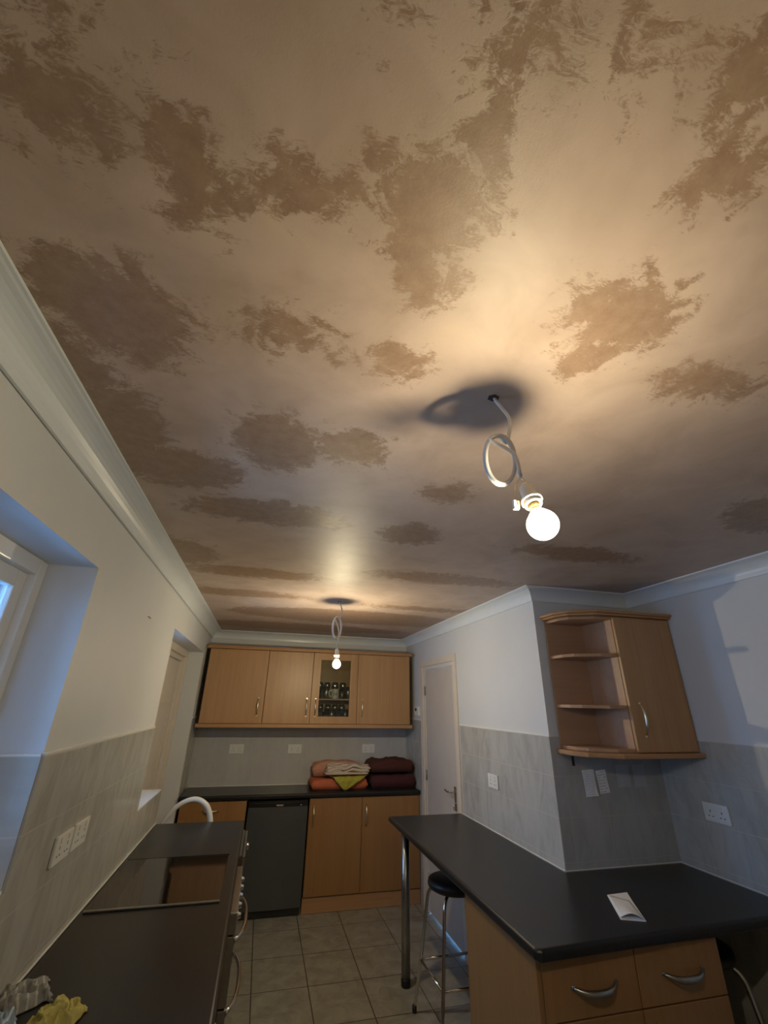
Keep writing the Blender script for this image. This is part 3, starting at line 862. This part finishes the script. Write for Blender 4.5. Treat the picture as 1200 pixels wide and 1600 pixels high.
socket('white switched socket plate on the left wall tiles further from the camera', (XL+tk, 2.236, 1.238), PI/2)
socket('white double socket on tiles between inner door and corner', (XD-tk, 3.25, 1.218), -PI/2)
socket('white double socket on the right wall above the breakfast bar', (XR-tk, 2.200, 1.207), -PI/2)

t = thing('thermostat', 'small white thermostat on the wall left of the inner door', 'thermostat', (XD, 4.92, 1.64), -PI/2)
obj('housing', B(-.06, .06, -.025, -.0005, -.045, .045, bev=.004), M['plastic'], t)
obj('display', B(-.03, .02, -.0265, -.0245, .0, .028), M['hole'], t)
tag(obj('wall_hook', B(XL, XL+.006, 2.51, 2.56, 2.106, 2.110), M['steel']), 'tiny metal nail stub high on the left wall', 'hook')

# ------------------------------------------------------------------ pendant bulbs
def frame_to(p, axis):
    z = Vector(axis).normalized(); x = z.orthogonal().normalized(); y = z.cross(x)
    m = Matrix.Identity(4)
    for i in range(3): m[i][0] = x[i]; m[i][1] = y[i]; m[i][2] = z[i]; m[i][3] = p[i]
    return m
def pendant(label, hole, coil_c, coil_r, coil_n, cab_end, cap, bulb, wago, core, turns=2, cs=1.0):
    h = Vector(hole)
    t = thing('pendant_light', label, 'light', hole)
    cc, ce, cp, bl = Vector(coil_c)-h, Vector(cab_end)-h, Vector(cap)-h, Vector(bulb)-h
    nn = Vector(coil_n).normalized()
    # frame of the coil: e1 horizontal-ish, e2 up
    e1 = nn.cross(Vector((0, 0, 1))).normalized(); e1 = -e1 if e1.x < 0 else e1
    e2 = e1.cross(nn).normalized(); e2 = -e2 if e2.z < 0 else e2
    rx, rz = coil_r
    pts = [Vector((0, 0, .03)), Vector((0, 0, -.004)), Vector((.010, -.012, -.04))]
    a0 = math.radians(55)
    start = cc+e1*rx*math.cos(a0)+e2*rz*math.sin(a0)
    pts.append((pts[-1]+start)/2+e1*.012+e2*.01)
    K = 14*turns+3
    for k in range(K+1):
        a = a0-0.0+2*PI*k/14
        rr = 1-.07*(k/K)+.035*math.sin(k*.9)
        pts.append(cc+e1*rx*rr*math.cos(a)+e2*rz*rr*math.sin(a)+nn*(.008*cs*(k/K-.5)*turns))
    last = pts[-1]
    pts.append((last+ce)/2+e1*.020+e2*.012)
    pts.append(ce)
    bm = bmn(); tube(bm, smooth_path(pts, 5), .0044*cs, 12); obj('cable', bm, M['cable'], t)
    # bare cores down to the lampholder and the connector
    ax = (bl-cp).normalized()
    top = cp-ax*.004
    bm = bmn(); tube(bm, smooth_path([ce, (ce+top)/2+Vector((.004, 0, 0)), top]), .0022, 8); obj('inner_wire', bm, M['brass'], t)
    bm = bmn(); lathe(bm, [(0, -.006), (.006, -.006), (.010, .0), (.0145, .006), (.0155, .040), (.022, .041), (.022, .047), (.0158, .047), (.0158, .052), (.0182, .053), (.0182, .057), (.0135, .057), (.0128, .03), (0, .03)], 30, frame_to(cp, ax)); obj('lampholder', bm, M['plastic'], t)
    L = (bl-cp).length
    bm = bmn(); lathe(bm, [(0, .045), (.011, .045), (.0115, L-.040), (.0125, L-.036)], 24, frame_to(cp, ax)); bcap = obj('bulb_cap', bm, M['brasscap'], t)
    R = .0315
    pr = [(.0125, -.038), (.0145, -.034), (.0195, -.0275)]
    for k in range(15):
        a = math.radians(52)+(PI-math.radians(52))*k/14
        pr.append((R*math.sin(a), -R*math.cos(a)))
    pr[-1] = (0, R)
    bm = bmn(); lathe(bm, pr, 32, frame_to(bl, ax)); bg_ = obj('bulb_glass', bm, M['bulbglass'], t)
    bm = bmn(); lathe(bm, [(0, -.0115)]+[(.0115*math.sin(PI*k/14), -.0115*math.cos(PI*k/14)) for k in range(1, 14)]+[(0, .0115)], 24, frame_to(bl+ax*.002, ax)); obj('glowing_core', bm, core, bg_)
    if wago is not None:
        wg = Vector(wago)-h
        bm = bmn(); tube(bm, smooth_path([ce, (ce+wg)/2+Vector((-.006, 0, .01)), wg+Vector((0, 0, .010))]), .0011, 8); obj('earth_wire', bm, M['brass'], t)
        bm = bmn(); box(bm, wg.x-.006, wg.x+.006, wg.y-.004, wg.y+.004, wg.z-.010, wg.z+.010, .0015); cn = obj('connector', bm, M['plastic'], t)
        bm = bmn(); box(bm, wg.x+.001, wg.x+.0055, wg.y-.0062, wg.y-.0042, wg.z-.003, wg.z+.007, .0006); obj('connector_lever', bm, M['orangeplastic'], cn)
    bm = bmn()
    V = []
    for k in range(16):
        a = 2*PI*k/16; r = .012*(1+.12*math.sin(k*2.3))
        V.append((r*1.2*math.cos(a)-.004, r*math.sin(a)))
    prism(bm, V, -.0016, -.0002)
    obj('ceiling_hole_edge', bm, M['plaster_edge'], t)
    return t
pendant('bare glowing bulb on coiled white cable hanging nearest the camera', (.489, .787, H), (.463, .75, 2.230), (.037, .060), (-.15, -1, -.15),
        (.491, .722, 2.174), (.4955, .717, 2.150), (.4985, .680, 2.045), (.467, .716, 2.100), M['core1'])
pendant('bare glowing bulb on looped white cable hanging before the end wall cupboards', (.504, 3.346, H), (.493, 3.342, 2.236), (.036, .085), (.3, -1, 0),
        (.502, 3.34, 2.105), (.503, 3.34, 2.080), (.506, 3.34, 1.972), None, M['core2'], 2, 1.25)

# ------------------------------------------------------------------ cloths
def folded(name, x0, x1, y0, y1, z0, z1, mat, label, seed, layers=3, sag=.015, skew=0, cat='towel', wob=.012):
    """a folded textile: stacked rounded leaves that bulge at the folded front edge"""
    cx, cy = (x0+x1)/2, (y0+y1)/2
    bm = bmn(); lh = (z1-z0)/layers
    for L in range(layers):
        nx, ny = 26, 16
        sh = skew*L/layers
        ex = noise.noise(Vector((seed, L, 0)))*.012
        def surf(u, v, top):
            x = (x0-cx)+(x1-x0)*u+ex+sh
            y = (y0-cy)+(y1-y0)*v+noise.noise(Vector((seed*3.1, L*2.2, u*3)))*.008
            e = min(u, 1-u, v, 1-v)
            rnd = min(1, e/.06); rnd = math.sqrt(max(0, 1-(1-rnd)**2))
            mid = lh*(L+.5)
            nz = noise.noise(Vector((u*4+seed, v*4, L*.35)))*wob*(1+L*.5)+noise.noise(Vector((u*11+seed, v*3, L*.5)))*wob*.35
            nz -= sag*(2*u-1)**2*(L+1)/layers
            if L == 0: nz = nz*(1 if top else 0)
            return Vector((x, y, max(.0006, mid+nz+(lh*.5*rnd if top else -lh*.5*rnd))))
        G = {}
        for tp in (0, 1):
            for i in range(nx+1):
                for j in range(ny+1):
                    if tp and (i in (0, nx) or j in (0, ny)): G[1, i, j] = G[0, i, j]
                    else: G[tp, i, j] = bm.verts.new(surf(i/nx, j/ny, tp))
        for tp in (0, 1):
            for i in range(nx):
                for j in range(ny):
                    q = (G[tp, i, j], G[tp, i+1, j], G[tp, i+1, j+1], G[tp, i, j+1])
                    try:
                        f = bm.faces.new(q if tp else q[::-1]); f.smooth = True
                    except ValueError: pass
    return tag(obj(name, bm, mat, None, (cx, cy, z0)), label, cat)
wz = WT+.0005
folded('folded_towel', .575, 1.155, 4.97, 5.30, wz, wz+.090, M['orange'], 'folded orange towel at the bottom of the left pile', 1.3, 1, .004)
folded('folded_towel', .590, 1.110, 5.10, 5.31, wz+.100, wz+.225, M['pink'], 'folded salmon pink towel on top of the orange one', 4.1, 1, .020, -.01, wob=.022)
folded('kitchen_cloth', .700, 1.150, 4.965, 5.095, wz+.128, wz+.215, M['pattern'], 'patterned white and red cloth folded in front of the salmon towel', 6.3, 3, .012, .03, 'cloth', .02)
folded('folded_towel', 1.180, 1.660, 4.96, 5.30, wz, wz+.118, M['maroon'], 'folded maroon towel at the bottom of the right pile', 7.7, 1, .006, wob=.02)
folded('folded_towel', 1.170, 1.645, 4.98, 5.30, wz+.142, wz+.245, M['brownred'], 'folded dark red towel on top of the maroon one', 9.2, 1, .012, .008, wob=.030)

def draped(name, pts_fn, nu, nv, mat, label, cat, thick=.004, loc=(0, 0, 0)):
    bm = bmn(); V = [[bm.verts.new(Vector(pts_fn(i/nu, j/nv))-Vector(loc)) for i in range(nu+1)] for j in range(nv+1)]
    for j in range(nv):
        for i in range(nu):
            f = bm.faces.new((V[j][i], V[j][i+1], V[j+1][i+1], V[j+1][i])); f.smooth = True
    o = obj(name, bm, mat, None, loc)
    md = o.modifiers.new('thickness', 'SOLIDIFY'); md.thickness = thick; md.offset = 0
    return tag(o, label, cat)
def drape_fn(xc, w0, w1, zt, zb, yfront, seed, skew=0):
    def f(u, v):
        # v 0 = back on top of pile, 1 = hanging tip
        w_ = w0+(w1-w0)*v**1.3
        x = xc+skew*v+(u-.5)*w_
        if v < .35: y = yfront+.16*(1-v/.35); z = zt
        else:
            s = (v-.35)/.65; y = yfront-.018*math.sin(min(1, s*3)*PI/2); z = zt-(zt-zb)*s
        z += .008*noise.noise(Vector((u*6+seed, v*5, 1)))+.012*(1-v)*(u-.5)
        y -= .007*abs(math.sin(u*9+v*2+seed))
        return (x, y, z)
    return f
draped('kitchen_cloth', drape_fn(.97, .42, .03, wz+.114, wz+.008, 4.948, 2, -.06), 26, 22, M['lime'], 'lime green cloth drooping in a point over the orange towel', 'cloth', .006, (.93, 5.0, wz+.1))

def crumple(name, cx, cy, w_, d_, h_, seed, mat, label, rot=0, z0=WT+.001, freq=16):
    n = 46; bm = bmn(); V = []
    for j in range(n+1):
        row = []
        for i in range(n+1):
            u, v = i/n*2-1, j/n*2-1
            r = max(abs(u), abs(v))
            e = 1-r
            k = Vector((u*w_*freq+seed, v*d_*freq, seed))
            x = u*w_/2*(1-.18*noise.noise(Vector((v*3+seed, 0, 2))))+.022*noise.noise(k*1.1)
            y = v*d_/2*(1-.18*noise.noise(Vector((u*3+seed, 5, 2))))+.022*noise.noise(k*1.1+Vector((9, 9, 9)))
            rid = 1-abs(noise.noise(k*1.7))*2.2
            rid2 = 1-abs(noise.noise(k*3.7+Vector((4, 2, 1))))*2
            z = h_*min(1, e*3.2+.12)*(.42+.42*rid+.18*rid2)*(.7+.3*(1-r*r))
            row.append(bm.verts.new((x, y, max(.002, z))))
        V.append(row)
    for j in range(n):
        for i in range(n):
            f = bm.faces.new((V[j][i], V[j][i+1], V[j+1][i+1], V[j+1][i])); f.smooth = True
    o = obj(name, bm, mat, None, (cx, cy, z0), rot)
    md = o.modifiers.new('thickness', 'SOLIDIFY'); md.thickness = .0025
    return tag(o, label, 'cloth')
crumple('dish_cloth', -.560, 1.905, .14, .12, .040, 3.3, M['greycloth'], 'crumpled grey striped dish cloth at the near left worktop corner', .5, freq=9)
crumple('dish_cloth', -.580, 1.765, .08, .09, .045, 8.1, M['bluecloth'], 'blue and white striped cloth before the grey one at the left edge', .1, freq=7)
crumple('duster', -.440, 1.775, .10, .15, .040, 5.6, M['yellow'], 'crumpled yellow duster beside the striped cloths', -.5, freq=12)

# folded tissue on the breakfast bar
t = thing('paper_napkin', 'folded white paper napkin lying on the breakfast bar', 'napkin', (1.67, 2.08, WT+.0008))
bm = bmn(); prism(bm, [(-.015, .118), (.098, .122), (.075, -.005), (.052, .0), (-.035, -.135), (-.118, -.100)][::-1], 0, .004)
bm.free()
bm = bmn(); prism(bm, [(-.003, .117), (.113, .123), (.050, .012), (-.033, -.143), (-.125, -.106)][::-1], 0, .004, .0008); obj('bottom_layer', bm, M['paper'], t)
bm = bmn()
P = [(-.004, .110), (.045, .035), (-.035, -.140), (-.120, -.100)]
n = 10
V = [[None]*(n+1) for _ in range(n+1)]
for j in range(n+1):
    for i in range(n+1):
        a = Vector(P[0]).lerp(Vector(P[1]), i/n); b = Vector(P[3]).lerp(Vector(P[2]), i/n); c = a.lerp(b, j/n)
        V[j][i] = bm.verts.new((c.x, c.y, .0065+.016*math.sin(PI*i/n)*(j/n)**1.5))
for j in range(n):
    for i in range(n):
        f = bm.faces.new((V[j][i], V[j][i+1], V[j+1][i+1], V[j+1][i])); f.smooth = True
o = obj('curled_flap', bm, M['paper'], t); md = o.modifiers.new('thickness', 'SOLIDIFY'); md.thickness = .001
